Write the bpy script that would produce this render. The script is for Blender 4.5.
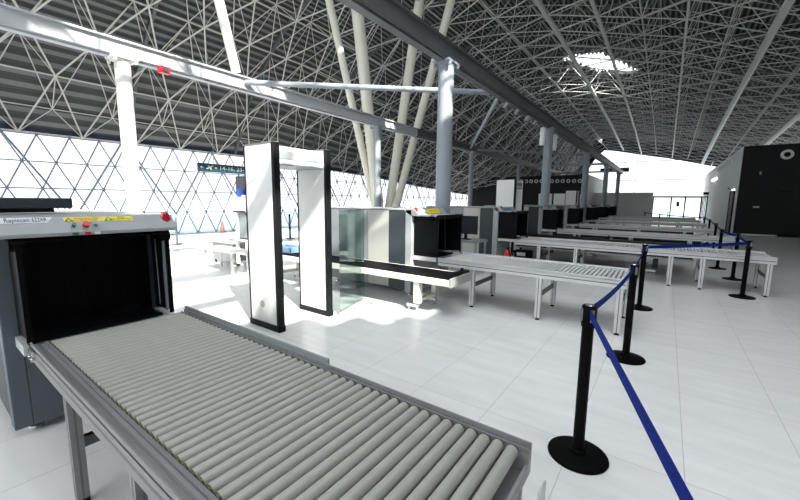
import bpy, math, random
from mathutils import Vector, Matrix
random.seed(7)
scene = bpy.context.scene
for o in list(bpy.data.objects):
    bpy.data.objects.remove(o)

# ------------------------------------------------------------------ camera
cd = bpy.data.cameras.new('camera'); cam = bpy.data.objects.new('camera', cd)
scene.collection.objects.link(cam); scene.camera = cam
cd.sensor_width = 36.0; cd.lens = 365.72 / 800 * 36.0; cd.clip_end = 2000; cd.clip_start = 0.02
CX, CR, CZ = 1.34369185e-01, -1.06774736e-02, -6.25961154e-01
def rz(a): c, s = math.cos(a), math.sin(a); return Matrix(((c, -s, 0), (s, c, 0), (0, 0, 1)))
def rx(a): c, s = math.cos(a), math.sin(a); return Matrix(((1, 0, 0), (0, c, -s), (0, s, c)))
CM = rz(CR) @ rx(CX) @ Matrix(((1, 0, 0), (0, 0, 1), (0, -1, 0))) @ rz(CZ)     # world -> camera
cam.matrix_world = Matrix.Translation((0, 0, 1.574)) @ CM.transposed().to_4x4()

# ------------------------------------------------------------------ sky, sun, exposure
world = bpy.data.worlds.new('sky'); scene.world = world; world.use_nodes = True
wn = world.node_tree.nodes; wl = world.node_tree.links
bg = wn['Background']; bg.inputs['Strength'].default_value = 3.6
tc = wn.new('ShaderNodeTexCoord'); sx = wn.new('ShaderNodeSeparateXYZ'); cr = wn.new('ShaderNodeValToRGB')
wl.new(tc.outputs['Generated'], sx.inputs[0]); wl.new(sx.outputs['Z'], cr.inputs[0]); wl.new(cr.outputs[0], bg.inputs['Color'])
cr.color_ramp.elements[0].position = 0.16; cr.color_ramp.elements[0].color = (.36, .362, .365, 1)
cr.color_ramp.elements[1].position = 0.42; cr.color_ramp.elements[1].color = (0.93, 0.965, 1.0, 1)
SUND = Vector((-0.679, 0.281, -0.678)).normalized()                 # direction the sunlight travels
sd = bpy.data.lights.new('sun', 'SUN'); sd.energy = 14.0; sd.angle = 0.012; sd.color = (1.0, 0.95, 0.86)
sun = bpy.data.objects.new('sun', sd); scene.collection.objects.link(sun)
sun.rotation_euler = SUND.to_track_quat('-Z', 'Y').to_euler(); sun.location = (20, -10, 30)
scene.view_settings.view_transform = 'Standard'; scene.view_settings.look = 'None'
scene.view_settings.gamma = 1; scene.view_settings.use_curve_mapping = False
scene.view_settings.exposure = 0.33

# ------------------------------------------------------------------ materials
def mat(name, col, rough=0.5, metal=0.0, spec=0.5, var=0.0, scale=8.0, bump=0.0, emit=None, stretch=None, coat=0.0):
    m = bpy.data.materials.new(name); m.use_nodes = True
    n = m.node_tree.nodes; l = m.node_tree.links; b = n['Principled BSDF']
    b.inputs['Base Color'].default_value = (*col, 1); b.inputs['Roughness'].default_value = rough
    b.inputs['Metallic'].default_value = metal; b.inputs['Specular IOR Level'].default_value = spec
    b.inputs['Coat Weight'].default_value = coat
    if emit:
        b.inputs['Emission Color'].default_value = (*emit[0], 1); b.inputs['Emission Strength'].default_value = emit[1]
    if var or bump:
        t = n.new('ShaderNodeTexCoord'); mp = n.new('ShaderNodeMapping'); ns = n.new('ShaderNodeTexNoise')
        ns.inputs['Scale'].default_value = scale; ns.inputs['Detail'].default_value = 4
        l.new(t.outputs['Object'], mp.inputs[0]); l.new(mp.outputs[0], ns.inputs['Vector'])
        if stretch: mp.inputs['Scale'].default_value = stretch
        if var:
            r = n.new('ShaderNodeValToRGB')
            r.color_ramp.elements[0].position = 0.3; r.color_ramp.elements[1].position = 0.7
            r.color_ramp.elements[0].color = (*[c * (1 - var) for c in col], 1)
            r.color_ramp.elements[1].color = (*[min(1, c * (1 + var)) for c in col], 1)
            l.new(ns.outputs['Fac'], r.inputs[0]); l.new(r.outputs[0], b.inputs['Base Color'])
        if bump:
            bp = n.new('ShaderNodeBump'); bp.inputs['Strength'].default_value = bump; bp.inputs['Distance'].default_value = 0.01
            l.new(ns.outputs['Fac'], bp.inputs['Height']); l.new(bp.outputs[0], b.inputs['Normal'])
    return m
def glass_mat(name, tint, gloss=0.12, rough=0.02, mix=None):
    m = bpy.data.materials.new(name); m.use_nodes = True
    n = m.node_tree.nodes; l = m.node_tree.links; n.clear()
    out = n.new('ShaderNodeOutputMaterial'); tr = n.new('ShaderNodeBsdfTransparent'); gl = n.new('ShaderNodeBsdfGlossy')
    mx = n.new('ShaderNodeMixShader'); lw = n.new('ShaderNodeLayerWeight'); ma = n.new('ShaderNodeMath')
    tr.inputs[0].default_value = (*tint, 1); gl.inputs['Roughness'].default_value = rough; gl.inputs[0].default_value = (1, 1, 1, 1)
    lw.inputs[0].default_value = 0.25; ma.operation = 'MULTIPLY'; ma.inputs[1].default_value = gloss * 3
    l.new(lw.outputs['Fresnel'], ma.inputs[0]); l.new(ma.outputs[0], mx.inputs[0])
    l.new(tr.outputs[0], mx.inputs[1])
    if mix:
        df = n.new('ShaderNodeBsdfDiffuse'); df.inputs[0].default_value = (*mix[0], 1); m2 = n.new('ShaderNodeMixShader')
        m2.inputs[0].default_value = mix[1]; l.new(tr.outputs[0], m2.inputs[1]); l.new(df.outputs[0], m2.inputs[2]); l.new(m2.outputs[0], mx.inputs[1])
    l.new(gl.outputs[0], mx.inputs[2]); l.new(mx.outputs[0], out.inputs[0])
    return m
def floor_mat():
    m = bpy.data.materials.new('white_floor_tile'); m.use_nodes = True
    n = m.node_tree.nodes; l = m.node_tree.links; b = n['Principled BSDF']
    g = n.new('ShaderNodeNewGeometry'); s = n.new('ShaderNodeSeparateXYZ'); l.new(g.outputs['Position'], s.inputs[0])
    def line(sock, off, period):
        a = n.new('ShaderNodeMath'); a.operation = 'SUBTRACT'; l.new(sock, a.inputs[0]); a.inputs[1].default_value = off
        p = n.new('ShaderNodeMath'); p.operation = 'PINGPONG'; l.new(a.outputs[0], p.inputs[0]); p.inputs[1].default_value = period / 2
        c = n.new('ShaderNodeMath'); c.operation = 'LESS_THAN'; l.new(p.outputs[0], c.inputs[0]); c.inputs[1].default_value = 0.0022
        return c
    a = line(s.outputs['X'], 0.22, 0.595); c = line(s.outputs['Y'], 2.49, 1.24)
    mx = n.new('ShaderNodeMath'); mx.operation = 'MAXIMUM'; l.new(a.outputs[0], mx.inputs[0]); l.new(c.outputs[0], mx.inputs[1])
    ns = n.new('ShaderNodeTexNoise'); ns.inputs['Scale'].default_value = 1.6; ns.inputs['Detail'].default_value = 6
    mp = n.new('ShaderNodeMapping'); mp.inputs['Scale'].default_value = (1, 5, 1); l.new(g.outputs['Position'], mp.inputs[0]); l.new(mp.outputs[0], ns.inputs['Vector'])
    r = n.new('ShaderNodeValToRGB'); r.color_ramp.elements[0].color = (0.74, 0.745, 0.75, 1); r.color_ramp.elements[1].color = (0.83, 0.835, 0.84, 1)
    r.color_ramp.elements[0].position = 0.3; r.color_ramp.elements[1].position = 0.7
    l.new(ns.outputs['Fac'], r.inputs[0])
    mc = n.new('ShaderNodeMixRGB'); l.new(mx.outputs[0], mc.inputs[0]); l.new(r.outputs[0], mc.inputs[1]); mc.inputs[2].default_value = (0.50, 0.50, 0.50, 1)
    l.new(mc.outputs[0], b.inputs['Base Color']); b.inputs['Roughness'].default_value = 0.28; b.inputs['Specular IOR Level'].default_value = 0.5
    return m
M = {
 'floor': floor_mat(),
 'outside': mat('pale_apron', (0.24, 0.29, 0.32), 0.8, var=0.1, scale=0.2),
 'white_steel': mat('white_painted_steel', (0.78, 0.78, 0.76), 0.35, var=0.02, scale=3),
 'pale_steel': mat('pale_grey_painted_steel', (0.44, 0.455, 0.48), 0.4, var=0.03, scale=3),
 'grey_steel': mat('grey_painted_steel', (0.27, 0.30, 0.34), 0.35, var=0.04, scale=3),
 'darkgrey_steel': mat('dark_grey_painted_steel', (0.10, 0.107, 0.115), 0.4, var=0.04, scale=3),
 'cream_steel': mat('cream_painted_steel', (0.74, 0.72, 0.64), 0.4, var=0.03, scale=3),
 'frame': mat('space_frame_paint', (0.56, 0.55, 0.52), 0.5, spec=0.3, var=0.03, scale=3),
 'alu': mat('brushed_aluminium', (0.66, 0.67, 0.68), 0.32, 0.85, var=0.05, scale=40, stretch=(1, 30, 30)),
 'alu_soft': mat('anodised_aluminium', (0.62, 0.63, 0.64), 0.45, 0.35, var=0.03, scale=20),
 'alu_near': mat('weathered_aluminium', (0.27, 0.275, 0.28), 0.4, 0.3, var=0.04, scale=20),
 'groove': mat('profile_groove', (0.16, 0.165, 0.17), 0.5),
 'roller': mat('grey_plastic_roller', (0.33, 0.335, 0.305), 0.42, var=0.03, scale=12, coat=0.05),
 'roller_far': mat('steel_roller', (0.80, 0.81, 0.81), 0.4, 0.2, var=0.02),
 'cap': mat('yellow_green_end_cap', (0.07, 0.075, 0.02), 0.5),
 'body': mat('blue_grey_machine_paint', (0.095, 0.115, 0.135), 0.42, var=0.03, scale=3),
 'silver': mat('silver_machine_panel', (0.42, 0.42, 0.40), 0.4, 0.1, var=0.03, scale=3),
 'slate': mat('dark_slate_panel', (0.026, 0.036, 0.044), 0.42, var=0.05, scale=3),
 'midgrey': mat('mid_grey_panel', (0.22, 0.25, 0.26), 0.4, var=0.03, scale=3),
 'fascia': mat('light_grey_fascia', (0.34, 0.36, 0.375), 0.4, var=0.02, scale=4),
 'black': mat('matt_black', (0.005, 0.005, 0.006), 0.55, spec=0.2, var=0.1, scale=10),
 'hood': mat('black_hood_liner', (0.003, 0.004, 0.006), 0.5, spec=0.12),
 'rubber': mat('black_rubber', (0.0025, 0.0025, 0.003), 0.6, spec=0.08, bump=0.1, scale=60),
 'belt': mat('black_belt', (0.003, 0.0035, 0.005), 0.6, spec=0.08, var=0.1, scale=30),
 'post': mat('black_powder_coat', (0.002, 0.002, 0.0022), 0.5, spec=0.07, bump=0.15, scale=120),
 'strap': mat('blue_webbing', (0.003, 0.018, 0.20), 0.7, spec=0.08, var=0.12, scale=60, bump=0.2),
 'chrome': mat('chrome', (0.75, 0.75, 0.75), 0.15, 1.0),
 'white': mat('white_board', (0.80, 0.81, 0.81), 0.35, var=0.01),
 'white_wall': mat('white_wall_paint', (0.76, 0.76, 0.74), 0.7, var=0.03, scale=1),
 'dark_wall': mat('charcoal_wall', (0.026, 0.0265, 0.028), 0.65, spec=0.12, var=0.08, scale=0.8),
 'label_yellow': mat('yellow_label', (0.90, 0.74, 0.02), 0.4),
 'label_white': mat('white_label', (0.72, 0.76, 0.83), 0.3),
 'label_blue': mat('blue_label', (0.05, 0.20, 0.62), 0.4),
 'label_green': mat('green_label', (0.20, 0.55, 0.12), 0.4),
 'ink': mat('dark_ink', (0.03, 0.035, 0.05), 0.5),
 'ink_red': mat('red_ink', (0.55, 0.06, 0.02), 0.5),
 'red': mat('red_plastic', (0.62, 0.02, 0.03), 0.3),
 'green': mat('green_button', (0.0, 0.16, 0.08), 0.3),
 'red_lamp': mat('red_lamp_lens', (0.45, 0.015, 0.03), 0.2, coat=0.5),
 'sign': mat('dark_teal_sign', (0.012, 0.05, 0.07), 0.5),
 'sign_text': mat('sign_lettering', (0.6, 0.65, 0.65), 0.5),
 'deck_shade': mat('shaded_deck_recess', (0.062, 0.063, 0.065), 0.8),  # darker deck colour, paints the shade into the sheet recesses and webs
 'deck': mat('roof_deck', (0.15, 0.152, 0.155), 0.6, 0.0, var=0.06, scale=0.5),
 'fascia_dark': mat('dark_roof_edge', (0.02, 0.03, 0.05), 0.5),
 'mullion': mat('facade_mullion', (0.20, 0.23, 0.32), 0.4),
 'tray': mat('blue_grey_tray', (0.16, 0.26, 0.42), 0.4),
 'screen': mat('dark_screen', (0.02, 0.025, 0.035), 0.2),
 'blue_lamp': mat('blue_beacon', (0.02, 0.05, 0.8), 0.3, emit=((0.02, 0.06, 1.0), 1.5)),
 'lamp_white': mat('lit_wall_lamp', (0.9, 0.9, 0.9), 0.4, emit=((1, 1, 0.95), 2.5)),
 'orange': mat('salmon_cone_plastic', (0.9, 0.45, 0.38), 0.5),
 'glass': glass_mat('clear_glass', (0.95, 0.97, 0.97), 0.10),
 'glass_green': glass_mat('green_tint_glass', (0.86, 0.93, 0.92), 0.25),
 'glass_blue': glass_mat('blue_tint_glass', (0.82, 0.92, 0.97), 0.10, mix=((0.55, 0.74, 0.86), 0.45)),
 'frost': glass_mat('clear_plastic_strip', (0.8, 0.85, 0.9), 0.3, 0.2, mix=((0.7, 0.75, 0.8), 0.4)),
}

# ------------------------------------------------------------------ mesh helpers
def each(name, mb, mats, parent=None, **k):
    out = []
    for a, b, c, d in mb.pieces:
        q = MB(); q.v = mb.v[a:b]; q.f = [tuple(i - a for i in f) for f in mb.f[c:d]]; q.mi = mb.mi[c:d]; out.append(obj(name, q, mats, parent, **k))
    return out
class MB:
    def __init__(s): s.v = []; s.f = []; s.mi = []; s.cur = 0; s.pieces = []
    def add(s, vs, fs):
        k = len(s.v); s.v += [tuple(v) for v in vs]; s.f += [tuple(i + k for i in f) for f in fs]; s.mi += [s.cur] * len(fs); s.pieces.append((k, len(s.v), len(s.f) - len(fs), len(s.f)))
    def box(s, x0, x1, y0, y1, z0, z1):
        x0, x1 = sorted((x0, x1)); y0, y1 = sorted((y0, y1)); z0, z1 = sorted((z0, z1))
        s.add([(x0,y0,z0),(x1,y0,z0),(x1,y1,z0),(x0,y1,z0),(x0,y0,z1),(x1,y0,z1),(x1,y1,z1),(x0,y1,z1)],
              [(0,3,2,1),(4,5,6,7),(0,1,5,4),(1,2,6,5),(2,3,7,6),(3,0,4,7)]); return s
    def prism(s, prof, y0, y1):                     # prof: (x, z) polygon, extruded along y
        n = len(prof)
        s.add([(x, y0, z) for x, z in prof] + [(x, y1, z) for x, z in prof],
              [tuple(range(n)), tuple(range(2*n-1, n-1, -1))] + [(i, i + n, (i+1) % n + n, (i+1) % n) for i in range(n)]); return s
    def bar(s, a, b, w, h):                         # box section between points, w across, h up
        a = Vector(a); b = Vector(b); d = (b - a).normalized(); up = Vector((0,0,1))
        if abs(d.z) > 0.98: up = Vector((0,1,0))
        r = d.cross(up).normalized() * w / 2; u = r.cross(d).normalized() * h / 2
        vs = [p + i * r + j * u for p in (a, b) for i, j in ((-1,-1),(1,-1),(1,1),(-1,1))]
        s.add(vs, [(0,1,2,3),(7,6,5,4),(0,4,5,1),(1,5,6,2),(2,6,7,3),(3,7,4,0)]); return s
    def tube(s, a, b, r, n=12, r2=None, caps=True):
        a = Vector(a); b = Vector(b); d = (b - a).normalized(); up = Vector((0,0,1)) if abs(d.z) < 0.95 else Vector((1,0,0))
        e1 = d.cross(up).normalized(); e2 = d.cross(e1); r2 = r if r2 is None else r2
        vs = []
        for p, q in ((a, r), (b, r2)):
            for i in range(n):
                t = 2 * math.pi * i / n; vs.append(p + e1 * math.cos(t) * q + e2 * math.sin(t) * q)
        fs = [(i, (i+1) % n, (i+1) % n + n, i + n) for i in range(n)]
        if caps: fs += [tuple(range(n-1, -1, -1)), tuple(range(n, 2*n))]
        s.add(vs, fs); return s
    def lathe(s, prof, c=(0,0,0), n=32):            # prof: (r, z)
        vs = []; fs = []; k = len(prof)
        for i in range(n):
            t = 2 * math.pi * i / n
            for r, z in prof: vs.append((c[0] + r * math.cos(t), c[1] + r * math.sin(t), c[2] + z))
        for i in range(n):
            j = (i + 1) % n
            for a in range(k - 1): fs.append((i*k+a, j*k+a, j*k+a+1, i*k+a+1))
        s.add(vs, fs); return s
    def mesh(s, name, mats, smooth=True):
        me = bpy.data.meshes.new(name); me.from_pydata(s.v, [], s.f); me.update()
        for m in (mats if isinstance(mats, (list, tuple)) else [mats]): me.materials.append(M[m] if isinstance(m, str) else m)
        if isinstance(mats, (list, tuple)):
            me.polygons.foreach_set('material_index', s.mi)
        if smooth:
            me.polygons.foreach_set('use_smooth', [True] * len(me.polygons)); me.set_sharp_from_angle(angle=math.radians(32))
        return me
def obj(name, mb, mats, parent=None, bevel=0.0, smooth=True):
    me = mb.mesh(name, mats, smooth) if isinstance(mb, MB) else mb
    o = bpy.data.objects.new(name, me); scene.collection.objects.link(o); o.parent = parent
    if bevel:
        b = o.modifiers.new('bevel', 'BEVEL'); b.width = bevel; b.segments = 2; b.limit_method = 'ANGLE'; b.angle_limit = math.radians(40)
    return o
def thing(name, label, cat, loc=(0,0,0), group=None, rot=0):
    o = bpy.data.objects.new(name, None); scene.collection.objects.link(o); o.location = loc; o.rotation_euler.z = rot
    o.empty_display_size = 0.1
    o['label'] = label; o['category'] = cat
    if group: o['group'] = group
    return o
def tag(o, label, cat, group=None):
    o['label'] = label; o['category'] = cat
    if group: o['group'] = group
    return o
def struct(o): o['kind'] = 'structure'; return o
def copy_tree(o, parent=None):
    c = o.copy(); scene.collection.objects.link(c); c.parent = parent
    for ch in list(KIDS.get(o.name, [])): copy_tree(ch, c)
    return c
KIDS = {}
def index_kids():
    KIDS.clear()
    for o in bpy.data.objects:
        if o.parent: KIDS.setdefault(o.parent.name, []).append(o)
def text(name, s, size, origin, xd, yd, m, parent=None, ext=0.0008, align='LEFT', width=None):
    cu = bpy.data.curves.new(name, 'FONT'); cu.body = s; cu.size = size; cu.extrude = ext; cu.align_x = align; cu.align_y = 'CENTER'
    t = bpy.data.objects.new(name + '_curve', cu); scene.collection.objects.link(t)
    bpy.context.view_layer.update()
    me = bpy.data.meshes.new_from_object(t.evaluated_get(bpy.context.evaluated_depsgraph_get()))
    bpy.data.objects.remove(t); me.materials.clear(); me.materials.append(M[m])
    if width:
        w = max(v.co.x for v in me.vertices) - min(v.co.x for v in me.vertices)
        for v in me.vertices: v.co.x *= width / w
    x = Vector(xd).normalized(); y = Vector(yd).normalized(); z = x.cross(y).normalized(); y = z.cross(x)
    mw = Matrix((x, y, z)).transposed().to_4x4(); mw.translation = Vector(origin)
    me.transform(mw)
    o = bpy.data.objects.new(name, me); scene.collection.objects.link(o); o.parent = parent
    return o

# ------------------------------------------------------------------ ground and floor
struct(obj('floor', MB().box(-17.4, 20, -9, 50.2, -0.3, 0), 'floor', smooth=False))
struct(obj('ground', MB().box(-400, 300, -200, 400, -0.5, -0.32), 'outside', smooth=False))

# ------------------------------------------------------------------ roof surface
def interp(t, xs, ys):
    if t <= xs[0]: return ys[0]
    for i in range(len(xs) - 1):
        if t <= xs[i+1]:
            k = (t - xs[i]) / (xs[i+1] - xs[i]); return ys[i] + (ys[i+1] - ys[i]) * k
    return ys[-1]
GX = [-17.3, -16, -14.5, -12.5, -10, -7.5, -5, -2.8, 0, 2.6, 5.6, 8, 12, 16, 20]
GZ = [2.1, 3.95, 4.95, 6.0, 6.85, 7.3, 7.35, 7.1, 6.9, 6.45, 5.7, 5.0, 3.9, 3.0, 2.6]
HXl = [-9, 12, 16.5, 20.4, 25, 32, 42, 52]; HZl = [1, 1, .86, .79, .62, .42, .20, .12]
HXm = [-9, 18, 27, 37, 50, 52]; HZm = [1, 1, .955, .88, .74, .72]
def zb(x, y):
    g = interp(x, GX, GZ); q = min(1, max(0, (y - 20) / 28)); k = min(1, max(0, (x + 17.3 - 6.5 * q) / (9.5 - 5.5 * q))); k = k * k * (3 - 2 * k)
    far = min(1, max(0, (y - 18) / 32)); hm = interp(y, HXm, HZm) + far * (-.022 * min(4, max(-7, x)) - .04)
    return 1.574 + g * (interp(y, HXl, HZl) * (1 - k) + hm * k)
def depth(x, y): k = min(1, max(0, (x + 17.3) / 4)); return 0.12 + 1.15 * k
rows = [-17.3, -16.1, -14.7, -13.1, -11.4, -9.7, -8.0, -6.2, -4.5, -2.8, -1.4, 0, 1.3, 2.6, 4.1, 5.6, 6.9, 7.9, 9.4, 11, 12.6, 14.3, 16]
SY = 1.65; NY = 36; Y0 = -8.9
def bn(i, j):
    y = Y0 + (j + (0.5 if i % 2 else 0)) * SY; y = min(y, 49.9); return Vector((rows[i], y, zb(rows[i], y)))
frame = MB(); rib = MB()
tops = {}
for i in range(len(rows)):
    for j in range(NY):
        if bn(i, j).y >= 49.9 and j > 0 and bn(i, j-1).y >= 49.9: continue
        if j + 1 < NY:
            pr_ = {-4.5: .10, -2.8: .07, 0: .045, 2.6: .14, 5.6: .14}.get(rows[i])
            (rib if pr_ else frame).tube(bn(i,j), bn(i,j+1), pr_ or 0.026, 8 if pr_ else 5, caps=False)
        if i + 1 < len(rows):
            for jj in ((j, j + 1) if i % 2 else (j - 1, j)):
                if 0 <= jj < NY: frame.tube(bn(i,j), bn(i+1,jj), 0.026, 5, caps=False)
            jn = j + 1 if i % 2 else j                # third vertex on the next row
            if jn < NY and j + 1 < NY:
                a, b, c = bn(i, j), bn(i, j+1), bn(i+1, jn)
                p = (a + b + c) / 3; p.z = zb(p.x, p.y) + depth(p.x, p.y); tops[(i, j)] = p
                for q in (a, b, c): frame.tube(p, q, 0.016, 4, caps=False)
for (i, j), p in tops.items():
    for q in ((i, j+1), (i+1, j), (i+1, j + (1 if i % 2 else -1))):
        if q in tops: frame.tube(p, tops[q], 0.018, 4, caps=False)
struct(obj('trim_1', frame, 'frame'))
struct(obj('trim_2', rib, 'frame'))

# skylight openings: roof cells whose sunlight falls inside the floor patch (behind the camera) and one diamond rooflight ahead
PATCH = [(-2.42, 4.1), (-3.3, 5.2), (-5.5, 6.2), (-8.5, 9.5), (-12, 12), (-16.6, 12.5), (-16.6, 5), (-12, 3.4), (-8.5, 1.6), (-6.2, 1.3), (-4.6, 2.0), (-3.6, 3.1)]
DIAM = [(-5.9, 24.6), (-3.8, 24.4), (-2.1, 27.9), (-4.3, 27.6)]
def inside(x, y, poly):
    c = False; n = len(poly)
    for i in range(n):
        (x1, y1), (x2, y2) = poly[i], poly[(i+1) % n]
        if (y1 > y) != (y2 > y) and x < (x2 - x1) * (y - y1) / (y2 - y1) + x1: c = not c
    return c
def zt(x, y): return zb(x, y) + depth(x, y) + 0.06
def zt(x, y): return zb(x, y) + depth(x, y) + 0.06
base_x = []; x = -17.45
while x < 19.9:                                      # trapezoidal sheet profile, ribs running along the hall
    base_x += [(x, 0), (x + .08, 0), (x + .11, .08), (x + .17, .08)]; x += .20
ys = [-9.0 + 0.5 * j for j in range(120)]
nv = len(ys)
dk = MB(); dk.v = [(x, y, zt(x, y) + d) for x, d in base_x for y in ys]
gl = MB(); gl.v = dk.v
for i in range(len(base_x) - 1):
    for j in range(nv - 1):
        cx, cy = (base_x[i][0] + base_x[i+1][0]) / 2, ys[j] + .25; z = zt(cx, cy); t = z / -SUND.z
        f = (i*nv+j, (i+1)*nv+j, (i+1)*nv+j+1, i*nv+j+1)
        fx, fy = cx + SUND.x * t, cy + SUND.y * t
        hole = (inside(fx, fy, PATCH) and not -7.9 < fx < -7.15 and not (-12.6 < fx < -11.5 and 7.8 < fy < 11.4)) or inside(cx, cy, DIAM)  # unseen solid strips added across the opening to keep sun off the beams
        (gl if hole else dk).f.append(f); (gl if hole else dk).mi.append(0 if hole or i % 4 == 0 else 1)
ceil = struct(obj('ceiling', dk, ['deck', 'deck_shade'], smooth=False))
struct(obj('window_3', gl, 'glass', smooth=False))
# long purlins between the sheets (the darker straight lines on the deck)
pur = MB()
for k in range(13):
    y = -7.5 + 4.4 * k
    pts = [Vector((x, y, zt(x, y) - 0.08)) for x in [-17.3 + 1.2 * q for q in range(29)]]
    for a, b in zip(pts, pts[1:]): pur.bar(a, b, 0.10, 0.14)
struct(obj('trim_3', pur, 'darkgrey_steel'))
# dark eaves edge above the facade and above the far glazing
ev = MB()
for j in range(0, nv - 3, 3):
    a = Vector((-17.42, ys[j], zt(-17.3, ys[j]) - .02)); b = Vector((-17.42, ys[j+3], zt(-17.3, ys[j+3]) - .02)); ev.bar(a, b, 0.12, 0.22)
for q in range(28):
    x = -17.3 + 1.3 * q; a = Vector((x, 50.0, zb(x, 50) + .72)); b = Vector((x + 1.3, 50.0, zb(x + 1.3, 50) + .72)); ev.bar(a, b, 0.12, 1.5)
struct(obj('trim_4', ev, 'fascia_dark'))

# ------------------------------------------------------------------ glass facade on the left (window_1)
FX = -17.3; RH = [0.02, 0.97, 1.86, 2.75, 3.64]; FS = 0.84
def ftop(y): return zt(FX, y) - 0.12
mul = MB(); panes = MB(); low = MB()
nf = 60
def fnode(r, k):
    y = -7 + (k + (0.5 if r % 2 else 0)) * FS; return Vector((FX, y, RH[r]))
def clipped(a, b):
    if a.z > ftop(a.y) and b.z > ftop(b.y): return None
    if b.z < a.z: a, b = b, a
    if b.z > ftop(b.y):
        t = 1.0
        while t > 0 and (a.lerp(b, t)).z > ftop(a.lerp(b, t).y): t -= 0.02
        b = a.lerp(b, max(t, 0.02))
    return a, b
for r in range(5):
    for k in range(nf):
        a = fnode(r, k); big = (k % 2 == 0)
        for b, rad in ((fnode(r, k+1), .022), ) + (((fnode(r+1, k if not r % 2 else k + 1), .026), (fnode(r+1, k - 1 if not r % 2 else k), .026)) if r < 4 else ()):
            s = clipped(a, b)
            if s and (s[1] - s[0]).length > .05: mul.tube(s[0], s[1], rad * .95, 5, caps=False)
        if a.z < ftop(a.y): mul.tube(a - Vector((.03,0,0)), a + Vector((.05,0,0)), .05, 6)
# larger inclined tubes just inside the facade carrying the roof edge
for k in range(-1, 16):
    y = 0.5 + k * 3.3; s = clipped(Vector((FX + .35, y, 0.9)), Vector((FX + .25, y + 1.65, 3.75)))
    if s: mul.tube(s[0], s[1], .035, 6, caps=False)
    s = clipped(Vector((FX + .35, y + 3.3, 0.9)), Vector((FX + .25, y + 1.65, 3.75)))
    if s: mul.tube(s[0], s[1], .035, 6, caps=False)
for k in range(44):
    y = -8 + k * 1.2
    if ftop(y) > 1.2: panes.add([(FX - .05, y, .80), (FX - .05, y + 1.2, .80), (FX - .05, y + 1.2, max(.85, ftop(y + 1.2) + .1)), (FX - .05, y, ftop(y) + .1)], [(0,1,2,3)])
    low.add([(FX - .05, y, 0.0), (FX - .05, y + 1.2, 0.0), (FX - .05, y + 1.2, .80), (FX - .05, y, .80)], [(0,1,2,3)])
wt = struct(obj('window_1', mul, 'mullion'))
obj('glass_pane', panes, 'glass', wt, smooth=False); obj('tinted_pane', low, 'glass_blue', wt, smooth=False)
struct(obj('trim_5', MB().box(FX - .12, FX + .1, -8, 45, .83, .88).box(FX - .12, FX + .1, -8, 45, 0, .04), 'white_steel'))

# ------------------------------------------------------------------ far glazing, doors, walls
g2 = MB(); fr = MB()
for k in range(14):
    x = -17 + 1.5 * k
    g2.add([(x, 50, 2.3), (x + 1.5, 50, 2.3), (x + 1.5, 50, zb(x + 1.5, 50) + .2), (x, 50, zb(x, 50) + .2)], [(0,1,2,3)])
for z in (4.15, 6.2): fr.bar((-15, 49.95, z), (3.4, 49.95, z), .05, .06)
for x in (-10.6, -3.2): fr.bar((x, 49.95, 2.3), (x, 49.95, zb(x, 50)), .04, .04)
wf = struct(obj('window_2', fr, 'grey_steel')); obj('glass_pane', g2, 'glass', wf, smooth=False)
dfm = MB()
dx = [-1.3, 0.32, 1.52, 2.86]
dfm.box(-1.35, 2.92, 49.7, 49.85, 2.2, 2.36)
for x in dx: dfm.box(x - .06, x + .06, 49.7, 49.85, 0, 2.2)
dr = struct(obj('door_1', dfm, 'black'))
dg = MB()
for a, b in zip(dx, dx[1:]): dg.box(a + .06, b - .06, 49.76, 49.78, .05, 2.2)
obj('glass_pane', dg, 'glass', dr, smooth=False)
obj('door_notice', MB().box(.80, 1.05, 49.70, 49.73, 1.25, 1.75), 'black', dr)
struct(obj('wall_back', MB().box(-17.3, -1.36, 49.9, 50.1, 0, 2.3).box(2.9, 2.95, 49.7, 50.1, 0, 2.4), 'white_wall'))
struct(obj('wall_right', MB().box(2.95, 3.13, 26.0, 50.2, 0, 4.55), 'white_wall', smooth=False))
struct(obj('wall_front_right', MB().box(2.93, 18, 25.8, 25.98, 0, 4.5), 'dark_wall', smooth=False))
struct(obj('wall_left_block', MB().box(-17, -5.8, 36, 36.2, 0, 4.0), 'dark_wall', smooth=False))
struct(obj('wall_left_return', MB().box(-5.98, -5.8, 36.2, 49.8, 0, 4.0), 'white_wall', smooth=False))
struct(obj('wall_right_side', MB().box(19.6, 19.8, -9, 26, 0, 4.6), 'white_wall', smooth=False))
struct(obj('wall_rear', MB().box(-17.3, 2, -9.1, -8.95, 0, 3.2).box(2, 19.8, -9.1, -8.95, 0, 7.2), 'white_wall', smooth=False))  # unseen wall, right part raised to cut light on the floor
struct(obj('trim_6', MB().box(2.90, 18, 25.74, 25.8, 0, .06), 'white_steel'))
# doorway in the side wall and glazed screen near the far doors
d2 = MB().box(2.88, 2.95, 27.1, 27.2, 0, 2.3).box(2.88, 2.95, 28.6, 28.7, 0, 2.3).box(2.88, 2.95, 27.1, 28.7, 2.2, 2.3)
d2o = struct(obj('door_2', d2, 'black')); obj('door_leaf', MB().box(2.91, 2.94, 27.2, 28.6, 0, 2.2), 'black', d2o)
sc = MB()
for y in (43.5, 45.0, 46.6, 48.2): sc.box(2.86, 2.93, y - .06, y + .06, 0, 2.2)
sc.box(2.86, 2.93, 43.4, 49.6, 2.2, 2.32)
so = struct(obj('window_4', sc, 'black'))
obj('glass_pane', MB().box(2.89, 2.91, 43.5, 49.6, .02, 2.2), 'frost', so, smooth=False)

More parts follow.
